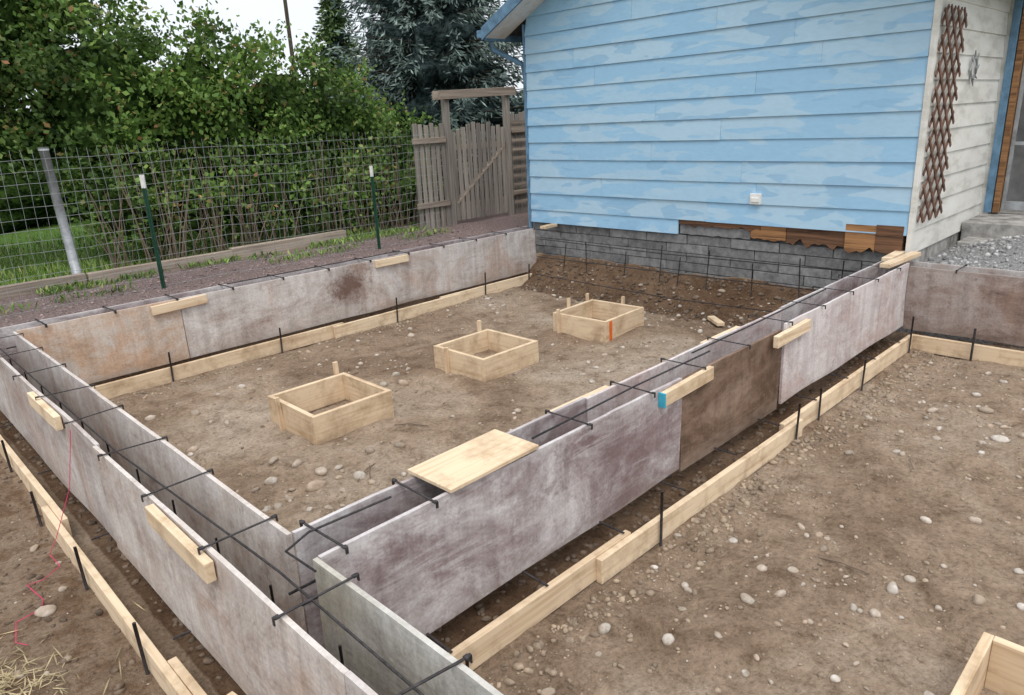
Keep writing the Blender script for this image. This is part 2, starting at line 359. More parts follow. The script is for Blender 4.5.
for (x,y,r) in [(2.02,4.05,.058),(2.15,4.2,.046),(2.3,3.95,.05),(2.55,4.2,.046),(2.75,4.1,.04),(1.85,4.35,.04),(3.45,5.3,.048),(3.6,5.2,.045),(3.3,5.0,.042),(3.7,5.45,.042),
                (1.7,6.2,.046),(2.0,6.0,.042),(4.9,5.6,.046),(5.1,5.7,.042),(4.6,6.4,.046),(6.9,3.6,.046),(6.6,3.9,.04),(1.55,5.6,.05),(1.7,5.3,.045),(1.6,4.9,.04),(2.1,4.45,.035),(2.0,4.6,.04),
                (3.35,.87,.046),(3.5,.55,.036),(4.3,.75,.034),(4.1,.95,.030),(2.8,1.35,.034),(2.35,1.5,.038),(5.5,.9,.044),(5.62,.78,.046),(6.0,1.1,.042),(6.1,.6,.038),(4.7,1.6,.028),(2.2,1.75,.036),(1.75,1.7,.03),(0.4,3.9,.042),(0.3,5.4,.038),(5.8,1.4,.04)]:
    pts.append((x,y,gh(x,y)+r*0.18,r))
scatter('stones',pts,STONE,0.09,0.68,2)
pts=[]
def near(n,fx):
    for _ in range(n):
        x,y,r=fx(); 
        if not inbox(x,y,0): pts.append((x,y,gh(x,y)+r*0.1,r))
near(3400,lambda:(random.uniform(1.1,7.3),random.uniform(-1.0,1.93),0.004+0.014*random.random()**4))
near(1100,lambda:(random.uniform(1.1,7.3),1.94-abs(random.gauss(0,0.14)),0.006+0.022*random.random()**3))
near(2600,lambda:(random.uniform(1.25,7.2),random.uniform(2.65,7.0),0.005+0.016*random.random()**4))
near(500,lambda:(random.uniform(1.25,7.2),6.98-abs(random.gauss(0,0.1)),0.006+0.02*random.random()**3))
scatter('dirt_clods',pts,CLODM,0.2,0.7,1)
pts=[]
near(1100,lambda:(random.uniform(6.9,7.7),random.uniform(2.6,7.0),0.008+0.032*random.random()**2))
near(1200,lambda:(random.uniform(-0.8,0.66),random.uniform(1.5,7.2),0.006+0.024*random.random()**3))
near(700,lambda:(0.92+random.uniform(-0.12,0.12),random.uniform(-1,7.3),0.008+0.02*random.random()))
near(500,lambda:(random.uniform(1.1,7.3),2.12+random.uniform(-0.05,0.3),0.008+0.02*random.random()))
scatter('dark_dirt_clods',pts,CLODD,0.2,0.7,1)  # darker clods for the bank, left side and form gaps
pts=[]
near(2600,lambda:(random.uniform(7.75,10.6),random.uniform(-0.8,2.25),0.010+0.025*random.random()**2))
scatter('gravel_pile',pts,GRAVEL,0.22,0.8,1)
pts=[]
near(1500,lambda:(random.uniform(-0.5,8.2),random.uniform(8.2,10.0),0.010+0.015*random.random()))
scatter('path_gravel',pts,simple('reddish_gravel',(0.28,0.215,0.205),0.9,0,0.35,5),0.2,0.7,1)

# ------------------------------------------------------------ formwork
ZT,ZB=0.76,0.15
def tie(mb,p,q,z,w=0.010,ext=0.026):
    p=Vector(p);q=Vector(q); d=(q-p).normalized(); e=d*ext
    P=p-e;Q=q+e
    mb.beam((P.x,P.y,z),(Q.x,Q.y,z),w,0.004)
    for o in (P,Q): mb.beam((o.x,o.y,z+0.006),(o.x,o.y,z-0.024),w+0.002,0.005,up=d)
    for o,sg in ((P,1),(Q,-1)):
        w_=o+d*0.012*sg
        mb.box(w_.x-0.009,w_.y-0.009,z-0.002,w_.x+0.009,w_.y+0.009,z+0.005)
def Rz(a): return Matrix.Rotation(a,3,'Z')
W=empty('concrete_form_wall',(4.2,2.3,0))
panel(1.067,2.18,ZB,3.50,2.20,ZT,'outer_panel_1',PLY_GREY,W,seed=1)
panel(3.505,2.178,ZB-0.01,4.79,2.198,ZT-0.012,'outer_panel_2',PLY_BROWN,W,seed=2)
panel(4.80,2.150,ZB+0.03,7.38,2.168,ZT+0.035,'outer_panel_3',PLY_PALE,W,seed=3)
panel(1.085,2.42,ZB,2.9,2.44,ZT,'inner_panel_1',PLY_GREY,W,seed=4)
panel(2.905,2.422,ZB,5.3,2.442,ZT-0.005,'inner_panel_2',PLY_PALE,W,seed=5)
panel(5.305,2.42,ZB,7.62,2.44,ZT+0.01,'inner_panel_3',PLY_GREY,W,seed=6)
mb=MB(); 
mb.box(3.27,2.14,0.665,3.80,2.176,0.750,Matrix.Rotation(-0.03,3,'Y'))
mb.box(4.60,2.108,0.675,5.12,2.146,0.760,Matrix.Rotation(-0.02,3,'Y'))
mb.box(4.2,2.445,0.66,4.7,2.483,0.75); mb.box(2.65,2.445,0.66,3.15,2.483,0.75)
mb.build('splice_cleats',WX,W,0.003)
MB().box(3.254,2.137,0.655,3.268,2.179,0.742).build('cleat_blue_end',CYAN,W)
MB().box(1.68,2.165,ZT+0.012,2.24,2.465,ZT+0.030,Rz(0.02)).build('cap_board',WX,W,0.002)
mb=MB()
for x in (1.16,1.60,2.62,3.18,3.72,4.28,4.84,5.4,5.95,6.5,7.05): tie(mb,(x,2.18 if x<4.8 else 2.15,0),(x+random.uniform(-.02,.02),2.44,0),ZT+(0.006 if x<4.8 else 0.042))
for x in (1.5,2.1,2.7,3.3,3.9,4.5,5.1,5.7,6.3,6.9):
    mb.beam((x,2.01,0.154),(x+random.uniform(-.03,.03),2.6,0.154),0.012,0.005)
mb.build('form_ties',REBAR,W)
mb=MB()
mb.tube([(2.3,2.27,ZT+0.014),(3.2,2.30,ZT+0.013),(4.0,2.29,ZT+0.016)],0.0055)
mb.tube([(3.9,2.36,ZT+0.016),(4.7,2.34,ZT+0.03),(5.9,2.33,ZT+0.05)],0.0055)
for y in (2.26,2.36):
    mb.tube([(1.0,y,0.55),(4,y+0.01,0.53),(7.6,y,0.55)],0.006); mb.tube([(1.0,y,0.1),(7.6,y,0.1)],0.006)
mb.build('rebar',REBAR,W,0,True)
F1=empty('footing_form_board',(4.2,2.04,0))
mb=MB()
mb.box(1.16,2.000,0.0,2.75,2.038,0.142,Rz(0.002)); mb.box(2.45,1.958,-0.01,4.75,1.996,0.132,Rz(-0.004)); mb.box(4.55,2.000,0.0,7.22,2.038,0.145)
mb.build('outer_board',WX,F1,0.003)
mb=MB(); mb.box(1.2,2.58,-0.01,4.2,2.618,0.14); mb.box(4.2,2.582,-0.01,7.5,2.62,0.14); mb.build('inner_board',WX,F1,0.003)
mb=MB()
for x,h in ((2.95,0.32),(4.62,0.30),(5.1,0.26),(5.95,0.25),(7.1,0.36),(1.55,0.12)):
    y=1.945 if 2.4<x<4.8 else 1.985
    mb.tube([(x,y,-0.1),(x+random.uniform(-.01,.01),y+random.uniform(-.012,.0),h)],0.008,8)
mb.build('steel_stakes',REBAR,F1,0,True)
W=empty('concrete_form_wall',(0.95,3.5,0))
panel(0.80,-1.6,ZB,0.82,1.6,ZT+0.004,'outer_panel_1',PLY_GREYL,W,seed=11)
panel(0.798,1.605,ZB,0.818,4.0,ZT,'outer_panel_2',PLY_PALEY,W,seed=12)
panel(0.81,4.005,ZB,0.83,7.45,ZT,'outer_panel_3',PLY_GREYL,W,seed=13)
panel(1.042,-1.6,ZB,1.062,2.199,ZT,'inner_panel_1',PLY_OLIVE,W,seed=14)
panel(1.055,2.424,ZB,1.075,4.85,ZT,'inner_panel_2',PLY_PALEY,W,seed=15)
panel(1.06,4.855,ZB,1.08,7.19,ZT-0.004,'inner_panel_3',PLY_GREYL,W,seed=16)
mb=MB()
mb.box(0.756,2.50,0.665,0.794,3.12,0.752,Matrix.Rotation(0.02,3,'X')); mb.box(0.768,4.66,0.665,0.806,5.3,0.752)
mb.box(0.64,2.42,0.10,0.78,2.51,0.14,Rz(0.15))
mb.build('splice_cleats',WY,W,0.003)
mb=MB()
for y in (0.9,1.42,1.98,2.58,3.2,3.82,4.45,5.08,5.7,6.35,7.0): tie(mb,(0.80,y,0),(1.07,y+random.uniform(-.04,.04),0),ZT+0.008)
for y in (3.0,4.2,5.4,6.6): mb.beam((0.72,y,0.154),(1.2,y+random.uniform(-.03,.03),0.154),0.012,0.005)
mb.build('form_ties',REBAR,W)
mb=MB()
mb.tube([(0.93,-1.5,ZT-0.06),(0.92,1.0,ZT-0.03),(0.95,2.3,ZT-0.05),(0.90,4,ZT-0.07),(0.93,7.3,ZT-0.1)],0.0055)
for x in (0.88,1.0): mb.tube([(x,-1.5,0.1),(x,7.3,0.1)],0.006)
for k in range(14):
    y=0.4+k*0.5; mb.tube([(0.95,y,0.02),(0.95,y,0.6)],0.0055)
mb.tube([(1.0,2.1,0.775),(0.99,2.30,0.775),(1.12,2.36,0.772),(1.5,2.34,0.77)],0.005)
mb.build('rebar',REBAR,W,0,True)
F1=empty('footing_form_board',(0.7,3.5,0))
mb=MB(); mb.box(0.662,-1.5,-0.01,0.700,2.9,0.14,Rz(0.003)); mb.box(0.62,2.55,-0.01,0.658,4.9,0.135,Rz(-0.004)); mb.box(0.664,4.6,-0.01,0.702,7.5,0.142)
mb.build('outer_board',WY,F1,0.003)
mb=MB(); mb.box(1.20,2.62,-0.01,1.238,7.05,0.14); mb.box(1.20,-1.5,-0.01,1.238,1.95,0.11); mb.build('inner_board',WY,F1,0.003)
mb=MB()
for y,h in ((1.9,0.3),(3.05,0.28),(3.95,0.27),(4.9,0.25),(5.9,0.28),(6.8,0.3)):
    mb.tube([(0.605 if 2.5<y<4.95 else 0.645,y,-0.1),(0.60 if 2.5<y<4.95 else 0.64,y+0.01,h)],0.008,8)
mb.build('steel_stakes',REBAR,F1,0,True)
W=empty('concrete_form_wall',(4.2,7.3,0))
panel(1.085,7.17,ZB,2.44,7.19,ZT,'inner_panel_1',PLY_ORANGE,W,seed=21)
panel(2.447,7.165,ZB,4.88,7.185,ZT,'inner_panel_2',PLY_FAR,W,seed=22)
panel(4.885,7.168,ZB,7.5,7.188,ZT,'inner_panel_3',PLY_FAR,W,seed=23)
panel(0.835,7.41,ZB,3.2,7.43,ZT,'outer_panel_1',PLY_GREY,W,seed=24)
panel(3.205,7.41,ZB,7.6,7.43,ZT,'outer_panel_2',PLY_GREY,W,seed=25)
mb=MB(); mb.box(2.17,7.128,0.665,2.70,7.163,0.75,Matrix.Rotation(-0.03,3,'Y')); mb.box(4.72,7.128,0.67,5.2,7.163,0.752); mb.build('splice_cleats',WX,W,0.003)
mb=MB()
for x in np.arange(1.3,7.5,0.56): tie(mb,(x,7.17,0),(x+random.uniform(-.03,.03),7.43,0),ZT+0.008,0.016)
mb.build('form_ties',REBAR,W)
mb=MB(); mb.tube([(1.0,7.3,0.6),(4.0,7.3,0.62),(7.5,7.3,0.6)],0.0065); mb.tube([(3.0,7.33,ZT+0.02),(5.2,7.31,ZT+0.02)],0.006); mb.build('rebar',REBAR,W)
F1=empty('footing_form_board',(4.2,7.08,0))
mb=MB(); mb.box(1.24,7.055,-0.01,4.15,7.093,0.14); mb.box(4.0,7.010,-0.01,5.9,7.048,0.135,Rz(0.004)); mb.box(5.6,7.058,-0.01,7.45,7.096,0.142); mb.build('board',WX,F1,0.003)
mb=MB()
for x,h in ((2.2,0.3),(3.35,0.27),(4.85,0.3),(6.35,0.33),(7.2,0.3)):
    y=6.998 if 3.98<x<5.9 else 7.043
    mb.tube([(x,y,-0.1),(x+0.01,y-0.01,h)],0.009,8)
mb.build('steel_stakes',REBAR,F1,0,True)
W=empty('concrete_form_wall',(7.5,0,0))
panel(7.385,-3.5,ZB,7.405,2.148,ZT,'outer_panel',PLY_BROWN2,W,seed=31)
panel(7.63,-3.5,ZB,7.65,2.3,ZT,'inner_panel',PLY_GREYL,W,seed=32)
mb=MB()
for y in np.arange(-3.2,2.0,0.55): tie(mb,(7.385,y,0),(7.65,y,0),ZT+0.008)
mb.build('form_ties',REBAR,W)
mb=MB(); mb.box(7.24,-3.5,-0.01,7.278,2.03,0.14); mb.build('footing_board',WY,W,0.003)
mb=MB(); mb.tube([(7.2,1.5,-.1),(7.2,1.5,.3)],0.01); mb.tube([(7.2,0.2,-.1),(7.2,0.2,.3)],0.01); mb.build('steel_stakes',REBAR,W)
mb=MB(); mb.box(6.95,2.17,0.812,7.70,2.26,0.85,Rz(-0.05)); mb.box(7.3,2.30,0.80,7.74,2.39,0.838,Rz(0.04)); mb.build('top_cleats',WX,W,0.003)
MB().box(7.42,6.9,0.775,7.70,7.0,0.813,Rz(0.1)).build('lumber_scrap',WX,None,0.003)
MB().box(6.75,3.85,0.03,7.05,3.93,0.068,Rz(0.9)).build('lumber_scrap',WX,None,0.003)
mb=MB()
for y in (6.6,6.15,5.55,5.0,4.75,4.35,3.75,3.2,2.8):
    mb.tube([(7.42,y,0.0),(7.45+random.uniform(-.03,.05),y+random.uniform(-.05,.05),0.66+random.uniform(-.1,.12))],0.0065)
mb.tube([(7.46,7.1,0.36),(7.44,5,0.38),(7.45,2.5,0.40)],0.006); mb.tube([(7.46,7.1,0.62),(7.47,5,0.60),(7.45,2.5,0.64)],0.006)
mb.tube([(7.2,6.9,0.17),(7.1,4.6,0.16),(7.15,2.6,0.2)],0.006)
mb.build('rebar_grid',REBAR,None,0,True)

# ------------------------------------------------------------ pier boxes
def pierbox(x,y,s=0.72,rot=0.0,h=0.225,stakes=(),mark=False):
    e=empty('wooden_footing_box',(x+s/2,y+s/2,0)); c=Vector((x+s/2,y+s/2,0)); R=Rz(rot)
    def bx(name,b,mat):
        mb=MB(); mb.box(*b); mb.v=[tuple(c+R@(Vector(v)-c)) for v in mb.v]; return mb.build(name,mat,e,0.003)
    t=0.038
    bx('side_1',(x,y,-0.02,x+s,y+t,h),WX); bx('side_2',(x,y+s-t,-0.02,x+s,y+s,h-0.004),WX)
    bx('side_3',(x+0.0,y+t+.001,-0.02,x+t,y+s-t-.001,h-0.003),WY); bx('side_4',(x+s-t,y+t+.001,-0.02,x+s,y+s-t-.001,h-0.002),WY)
    for i,(sx,sy,sh) in enumerate(stakes):
        mb=MB(); mb.box(x+sx-0.02,y+sy-0.012,-0.05,x+sx+0.02,y+sy+0.012,sh,Matrix.Rotation(random.uniform(-.06,.06),3,'Y')); mb.v=[tuple(c+R@(Vector(v)-c)) for v in mb.v]; mb.build('stake_%d'%(i+1),WZ,e,0.002)
    if mark: bx('orange_mark',(x+0.05,y-0.0035,0.0,x+0.10,y-0.0005,h-0.01),ORANGE)
pierbox(2.36,4.62,stakes=((0.66,0.735,0.33),(-0.022,0.5,0.27)))
pierbox(4.06,4.58,stakes=((0.62,0.735,0.33),(-0.022,0.5,0.25)))
pierbox(5.66,4.47,rot=0.05,stakes=((0.3,0.735,0.32),(0.745,0.3,0.3),(-0.022,0.62,0.28),(0.66,0.735,0.3)),mark=True)
pierbox(2.26,-0.29)

# ------------------------------------------------------------ house
HX,HY0,HY1=7.75,2.31,7.45; HB=10.3; EL=7.86
H=empty('blue_house',(9,4.9,0)); YR=4.90
def roofz(y): return 3.37+0.5*min(EL-y,y-1.94)
MB().poly([(HX+.03,HY0+.03,0.9),(HX+.03,HY1-.03,0.9),(HX+.03,HY1-.03,roofz(HY1)-.05),(HX+.03,YR,roofz(YR)-.05),(HX+.03,HY0+.03,roofz(HY0)-.05)],(HB+6-HX,0,0)).build('wall_core',DARK,H)
mb=MB(); ex=0.236; z=0.82; first=True
def ylim(z):
    lo,hi=HY0,HY1
    if z>3.37: d=(z-3.37)/0.5; lo=max(lo,1.94+d); hi=min(hi,EL-d)
    return lo,hi
while z<4.7:
    h=0.18 if first else ex
    zt=z+h
    lo,hi=ylim(z); lo2,hi2=ylim(zt)
    if first: lo=lo2=4.93
    if hi-lo>0.1:
        cuts=[(lo,lo2)]
        y=lo2+random.uniform(0.8,3.2)
        while y<hi2-0.3: cuts.append((y,y)); y+=random.uniform(1.6,3.4)
        cuts.append((hi,max(hi2,lo2+0.02)))
        for (a,a2),(b,b2) in zip(cuts[:-1],cuts[1:]):
            dj=random.uniform(-.004,.004); dj2=dj+random.uniform(-.002,.002); j=0.0012
            sg=0.003*random.uniform(-1,1)
            A=[(HX-0.027+dj,a+j,z-0.010+sg),(HX,a+j,z-0.010),(HX,a2+j,zt),(HX-0.010,a2+j,zt)]
            B=[(HX-0.027+dj2,b-j,z-0.010-sg),(HX,b-j,z-0.010),(HX,b2-j,zt),(HX-0.010,b2-j,zt)]
            mb.loft(A,B)
    z=zt; first=False
mb.build('front_siding',BLUE,H)
mb=MB(); z=0.80
while z<3.5:
    mb.poly([(HX-0.005,HY0-0.026,z-0.01),(HX-0.005,HY0,z-0.01),(HX-0.005,HY0,z+ex),(HX-0.005,HY0-0.010,z+ex)],(HB-HX,0,0)); z+=ex
mb.build('side_siding',SIDEW,H)
MB().box(HX-0.034,HY0-0.045,0.80,HX+0.05,HY0-0.004,3.5).build('corner_board',SIDEW,H,0.002)
MB().box(HX-0.034,HY1+0.002,0.82,HX+0.05,HY1+0.03,3.5).build('corner_board_left',BLUETRIM,H,0.002)
mb=MB()
for c in range(7):
    z=0.0+c*0.115; y=HY0+0.02+(0.3 if c%2 else 0)-0.5
    while y<HY1-0.02:
        a=max(y,HY0+0.02); b=min(y+0.59,HY1-0.02)
        if b>a: mb.box(HX+0.02+random.uniform(-.008,.008),a,z,HX+0.2,b,z+0.107)
        y+=0.6
mb.build('block_foundation',BLOCK,H,0.004)
MB().box(HX+0.045,HY0+0.03,-0.1,HX+0.21,HY1-0.03,0.86).build('foundation_mortar',simple('mortar',(0.10,0.10,0.10),0.95),H)
def ragged(y0,y1,ztop,zbot,x0,x1,seed,amp=0.04):
    n=max(3,int((y1-y0)/0.04)); top=[(x0,y0+(y1-y0)*i/n,ztop) for i in range(n+1)]
    bot=[(x0,y0+(y1-y0)*i/n,zbot+amp*noise.noise(Vector((i*0.45,seed,0)))*2) for i in range(n+1)]
    return MB().poly(bot+top[::-1],(x1-x0,0,0))
ragged(3.85,4.92,0.995,0.93,HX-0.01,HX+0.03,1,0.025).build('exposed_sill_1',ROT,H)
ragged(3.98,4.92,0.93,0.815,HX+0.012,HX+0.04,2,0.01).build('exposed_sill_2',BLOCK,H)
ragged(3.55,3.97,0.99,0.83,HX-0.004,HX+0.03,3,0.02).build('exposed_sheathing',ROT2,H)
ragged(2.9,3.54,0.995,0.82,HX-0.008,HX+0.03,4,0.05).build('exposed_sill_3',ROT,H)
ragged(2.60,2.9,1.07,0.80,HX-0.030,HX+0.03,5,0.05).build('exposed_sheathing_2',ROT2,H)
ragged(2.34,2.597,1.08,0.80,HX-0.034,HX+0.03,6,0.03).build('exposed_sill_4',ROT,H)
MB().box(HX+0.03,HY0-0.005,-0.1,HB,HY0+0.18,0.79).build('side_foundation',CONC,H)
for nm,s in (('roof_left',1),('roof_right',-1)):
    ye=EL+0.02 if s==1 else 1.92
    zr=3.37+0.5*(EL-YR)
    MB().poly([(HX-0.42,ye,3.39),(HX-0.42,YR,zr+0.02),(HX-0.42,YR,zr+0.14),(HX-0.42,ye,3.50)],(9.5,0,0)).build(nm,ROOF,H)
    y0=EL if s==1 else 1.94
    MB().poly([(HX-0.45,y0,3.33),(HX-0.45,YR,zr-0.04),(HX-0.45,YR,zr+0.12),(HX-0.45,y0,3.49)],(0.028,0,0)).build('rake_fascia',BLUETRIM,H)
    MB().poly([(HX-0.42,y0,3.345),(HX-0.42,YR,zr-0.025),(HX-0.42,YR,zr-0.005),(HX-0.42,y0,3.365)],(0.4,0,0)).build('soffit',WHITE,H)
    MB().box(HX-0.40,y0-(0.02 if s==1 else 0.0),3.32,HX+9,y0+(0.0 if s==1 else 0.02),3.48).build('eave_fascia',BLUETRIM,H)
MB().box(HX-0.44,EL+0.01,3.36,HX+8,EL+0.11,3.46).build('gutter',BLUETRIM,H,0.01)
mb=MB(); mb.tube([(HX-0.25,EL+.05,3.36),(HX-0.22,EL+.03,3.22),(HX+0.03,HY1+.11,3.0),(HX+0.05,HY1+.08,2.8),(HX+0.05,HY1+.08,0.65)],0.035,8); mb.build('downspout',BLUETRIM,H,0,True)
mb=MB(); mb.box(HX-0.05,3.85,1.225,HX-0.015,3.98,1.345); mb.box(HX-0.062,3.87,1.25,HX-0.05,3.96,1.30); mb.build('outlet_cover',WHITE,H,0.004)
MB().box(HB,2.20,0.6,HB+0.12,HY0,3.6).build('entry_wall_return',SIDEW,H)
MB().box(HB-0.03,2.17,0.92,HB+0.12,2.25,3.4).build('door_trim',BLUETRIM,H,0.003)
mb=MB(); mb.box(HB-0.02,2.10,0.92,HB+0.1,2.16,3.2); mb.box(HB-0.02,1.0,2.95,HB+0.1,2.10,3.05); mb.box(HB-0.02,1.0,0.92,HB+0.1,1.07,3.2); mb.build('door_frame',ROT2,H,0.003)
MB().box(HB+0.7,-2,0.9,HB+0.8,2.3,3.5).build('entry_back_wall',GREYIN,H)
mb=MB(); mb.box(HB,-2,0.6,HB+0.12,0.995,3.5); mb.box(HB,0.995,3.055,HB+0.12,2.16,3.5); mb.build('entry_wall',SIDEW,H)
mb=MB(); mb.box(HB+0.05,1.08,0.95,HB+0.08,1.12,2.94);mb.box(HB+0.05,2.05,0.95,HB+0.08,2.09,2.94);mb.box(HB+0.05,1.12,1.7,HB+0.08,2.05,1.74);mb.box(HB+0.05,1.12,0.95,HB+0.08,2.05,1.05); mb.build('screen_door',GALV,H,0.003)
mb=MB(); mb.box(9.5,0.9,0.3,HB+0.9,2.27,0.90); mb.box(9.1,0.9,0.3,9.5,2.2,0.74); mb.build('concrete_step',CONC,H,0.01)
mb=MB(); 
ring=[(9.1+0.10*math.cos(t),2.27,2.55+0.10*math.sin(t)) for t in np.linspace(0,6.283,15)]
mb.tube(ring,0.012,5)
for t in np.linspace(0,5.5,8): mb.tube([(9.1+0.11*math.cos(t),2.27,2.55+0.11*math.sin(t)),(9.1+0.18*math.cos(t+.2),2.265,2.55+0.18*math.sin(t+.2))],[0.012,0.004],5)
mb.build('wall_ornament',GALV,None,0,True)
T=empty('wooden_trellis',(8.05,2.26,1.1))
def clip(p,q,x0,x1,z0,z1):
    t0,t1=0,1; dx=q[0]-p[0]; dz=q[1]-p[1]
    for pp,qq in ((-dx,p[0]-x0),(dx,x1-p[0]),(-dz,p[1]-z0),(dz,z1-p[1])):
        r=qq/pp
        if pp<0: t0=max(t0,r)
        else: t1=min(t1,r)
    if t0>=t1: return None
    return (p[0]+t0*dx,p[1]+t0*dz),(p[0]+t1*dx,p[1]+t1*dz)
for s,yy,nm in ((1,2.262,'slats_a'),(-1,2.249,'slats_b')):
    mb=MB(); b=-1.5
    while b<5:
        r=clip((7.3,b),(8.9,b+1.76),7.84,8.56,1.1,3.08) if s==1 else clip((7.3,b+1.76),(8.9,b),7.84,8.56,1.1,3.08)
        if r: mb.beam((r[0][0],yy,r[0][1]),(r[1][0],yy,r[1][1]),0.011,0.034)
        b+=0.225
    mb.build(nm,TRELL,T)

# ------------------------------------------------------------ wire fence
FZ=0.53
E=empty('wire_fence',(3,9,FZ))
mb=MB(); FY=9.0
def fp(x,z): return (x+0.018*noise.noise(Vector((x*2,z*2,1))),FY+0.06*noise.noise(Vector((x*0.6,z*0.8,2))),z+0.04*noise.noise(Vector((x*0.7,0,7)))+0.014*noise.noise(Vector((x*3,z,3))))
x=-2.2
while x<7.3:
    mb.tube([fp(x+random.uniform(-.006,.006),FZ+1.68*k/8) for k in range(9)],0.0022,3); x+=0.105
z=FZ+0.02
while z<FZ+1.70:
    r=0.0034 if z>FZ+1.6 else 0.0022
    mb.tube([fp(-2.2+9.5*k/60,z) for k in range(61)],r,3); z+=0.12
mb.build('wire_mesh',WIRE,E)
for i,(x,zt) in enumerate(((2.9,1.84),(6.0,1.70))):
    mb=MB(); mb.box(x-0.025,8.93,FZ-0.1,x+0.025,8.936,zt-0.12); mb.box(x-0.004,8.90,FZ-0.1,x+0.004,8.93,zt-0.12); mb.build('t_post_%d'%(i+1),TGREEN,E)
    mb=MB(); mb.box(x-0.026,8.929,zt-0.12,x+0.026,8.937,zt+0.03); mb.box(x-0.005,8.899,zt-0.12,x+0.005,8.929,zt+0.03); mb.build('t_post_tip_%d'%(i+1),WHITE,E)
P=MB().tube([(2.35,10.3,0.4),(2.30,10.3,2.18)],0.055,12).tube([(2.30,10.3,2.18),(2.30,10.3,2.22)],0.06,12)
P.build('metal_fence_post',GALV,None,0,True)
mb=MB(); mb.box(-1.5,10.12,0.50,2.4,10.22,0.68,Rz(0.006)); mb.box(2.42,10.1,0.50,4.3,10.20,0.675,Rz(-0.004)); mb.box(4.3,10.12,0.50,6.2,10.22,0.70); mb.build('timber_edging',OLDX,None,0.008)
G=empty('wooden_garden_gate',(8.9,9.8,0.53))
mb=MB(); mb.box(8.13,9.75,0.4,8.23,9.85,2.72); mb.box(9.56,9.75,0.4,9.66,9.85,2.74); mb.build('posts',OLDW,G,0.004)
mb=MB(); mb.box(8.0,9.70,2.66,9.78,9.745,2.80,Matrix.Rotation(-0.03,3,'Y')); mb.box(8.0,9.855,2.66,9.78,9.90,2.80,Matrix.Rotation(-0.03,3,'Y')); mb.build('top_beams',OLDX,G,0.004)
mb=MB()
for i in range(11):
    x=8.26+i*0.118; mb.box(x,9.78,0.6,x+0.088,9.80,2.12+0.12*math.sin(i*0.31)+random.uniform(-.03,.03),Matrix.Rotation(random.uniform(-.012,.012),3,'Y'))
mb.build('gate_pickets',OLDW,G,0.003)
mb=MB(); mb.box(8.25,9.802,0.8,9.55,9.84,0.9); mb.box(8.25,9.802,1.8,9.55,9.84,1.9); mb.beam((8.3,9.82,0.9),(9.5,9.82,1.8),0.04,0.09,up=(0,1,0)); mb.build('gate_rails',OLDX,G,0.003)
P=empty('picket_fence',(9,9.8,0.53))
mb=MB()
for i in range(6):
    x=7.45+i*0.115; mb.box(x,9.78,0.5,x+0.08,9.80,2.25+random.uniform(-.06,.04),Matrix.Rotation(random.uniform(-.015,.015),3,'Y'))
for i in range(26):
    x=9.7+i*0.115; mb.box(x,9.78,0.5,x+0.098,9.80,2.38+random.uniform(-.03,.03),Matrix.Rotation(random.uniform(-.01,.01),3,'Y'))
mb.build('pickets',OLDW,P,0.003)
mb=MB(); mb.box(7.4,9.74,0.9,8.1,9.775,0.99); mb.box(7.4,9.74,1.95,8.1,9.775,2.04); mb.box(9.67,9.74,0.9,12.6,9.775,0.99); mb.box(9.67,9.74,2.05,12.6,9.775,2.14)
for z in np.arange(0.75,2.2,0.16): mb.box(9.67,9.725,z,10.1,9.738,z+0.05)
mb.build('rails',OLDX,P,0.003)

# ------------------------------------------------------------ vegetation
def rv(n):
    v=np.random.normal(size=(n,3)); return v/np.linalg.norm(v,axis=1,keepdims=True)
def leaf_mesh(name,C,D,S,L,Wd,mat,parent=None):
    n=len(C); L=L[:,None]; Wd=Wd[:,None]
    V=np.stack([C-D*L/2,C+S*Wd/2+D*L*0.05,C+D*L/2,C-S*Wd/2+D*L*0.05],1).reshape(-1,3)
    return mesh_np(name,V,np.arange(n*4).reshape(-1,4),mat,parent)
def blob_leaves(blobs,clumps,per,size,sig=0.16,front=True,rmin=0.66):
    Cs=[]
    for (cx,cy,cz,rx,ry,rz) in blobs:
        area=(rx*ry+rx*rz+ry*rz)/3; nc=int(clumps*area)
        d=rv(nc); rad=np.random.uniform(rmin,1.04,nc)
        for i in range(nc):
            p=Vector((cx+d[i,0]*rx,cy+d[i,1]*ry,cz+d[i,2]*rz))
            rad[i]*=1+0.32*noise.noise(p*1.1)
        c=np.array([cx,cy,cz])+d*rad[:,None]*np.array([rx,ry,rz])
        keep=(c[:,2]>0.5)
        if front: keep&=~((d[:,1]>0.45)&(np.random.random(nc)<0.8))
        c=c[keep]
        for q in c:
            dirn=rv(1)[0]*0.6+np.array([0,0,0.45]); m_=int(per*random.uniform(0.4,1.4))
            t=np.random.uniform(-1,1.2,(m_,1)); Cs.append(q+dirn*t*sig*1.7+np.random.normal(size=(m_,3))*sig*0.55)
    C=np.vstack(Cs); n=len(C); D=rv(n); D[:,2]-=0.3; D/=np.linalg.norm(D,axis=1,keepdims=True)
    S=np.cross(D,rv(n)); S/=np.linalg.norm(S,axis=1,keepdims=True)
    L=size*np.random.uniform(0.6,1.4,n); return C,D,S,L,L*0.62
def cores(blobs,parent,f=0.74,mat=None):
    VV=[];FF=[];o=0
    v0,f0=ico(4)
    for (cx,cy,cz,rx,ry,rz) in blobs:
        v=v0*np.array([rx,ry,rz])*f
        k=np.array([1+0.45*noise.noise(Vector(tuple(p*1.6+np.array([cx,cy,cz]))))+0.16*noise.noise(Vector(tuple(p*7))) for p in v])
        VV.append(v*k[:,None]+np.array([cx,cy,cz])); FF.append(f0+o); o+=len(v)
    mesh_np('inner_shade',np.vstack(VV),np.vstack(FF),mat or CORE,parent)
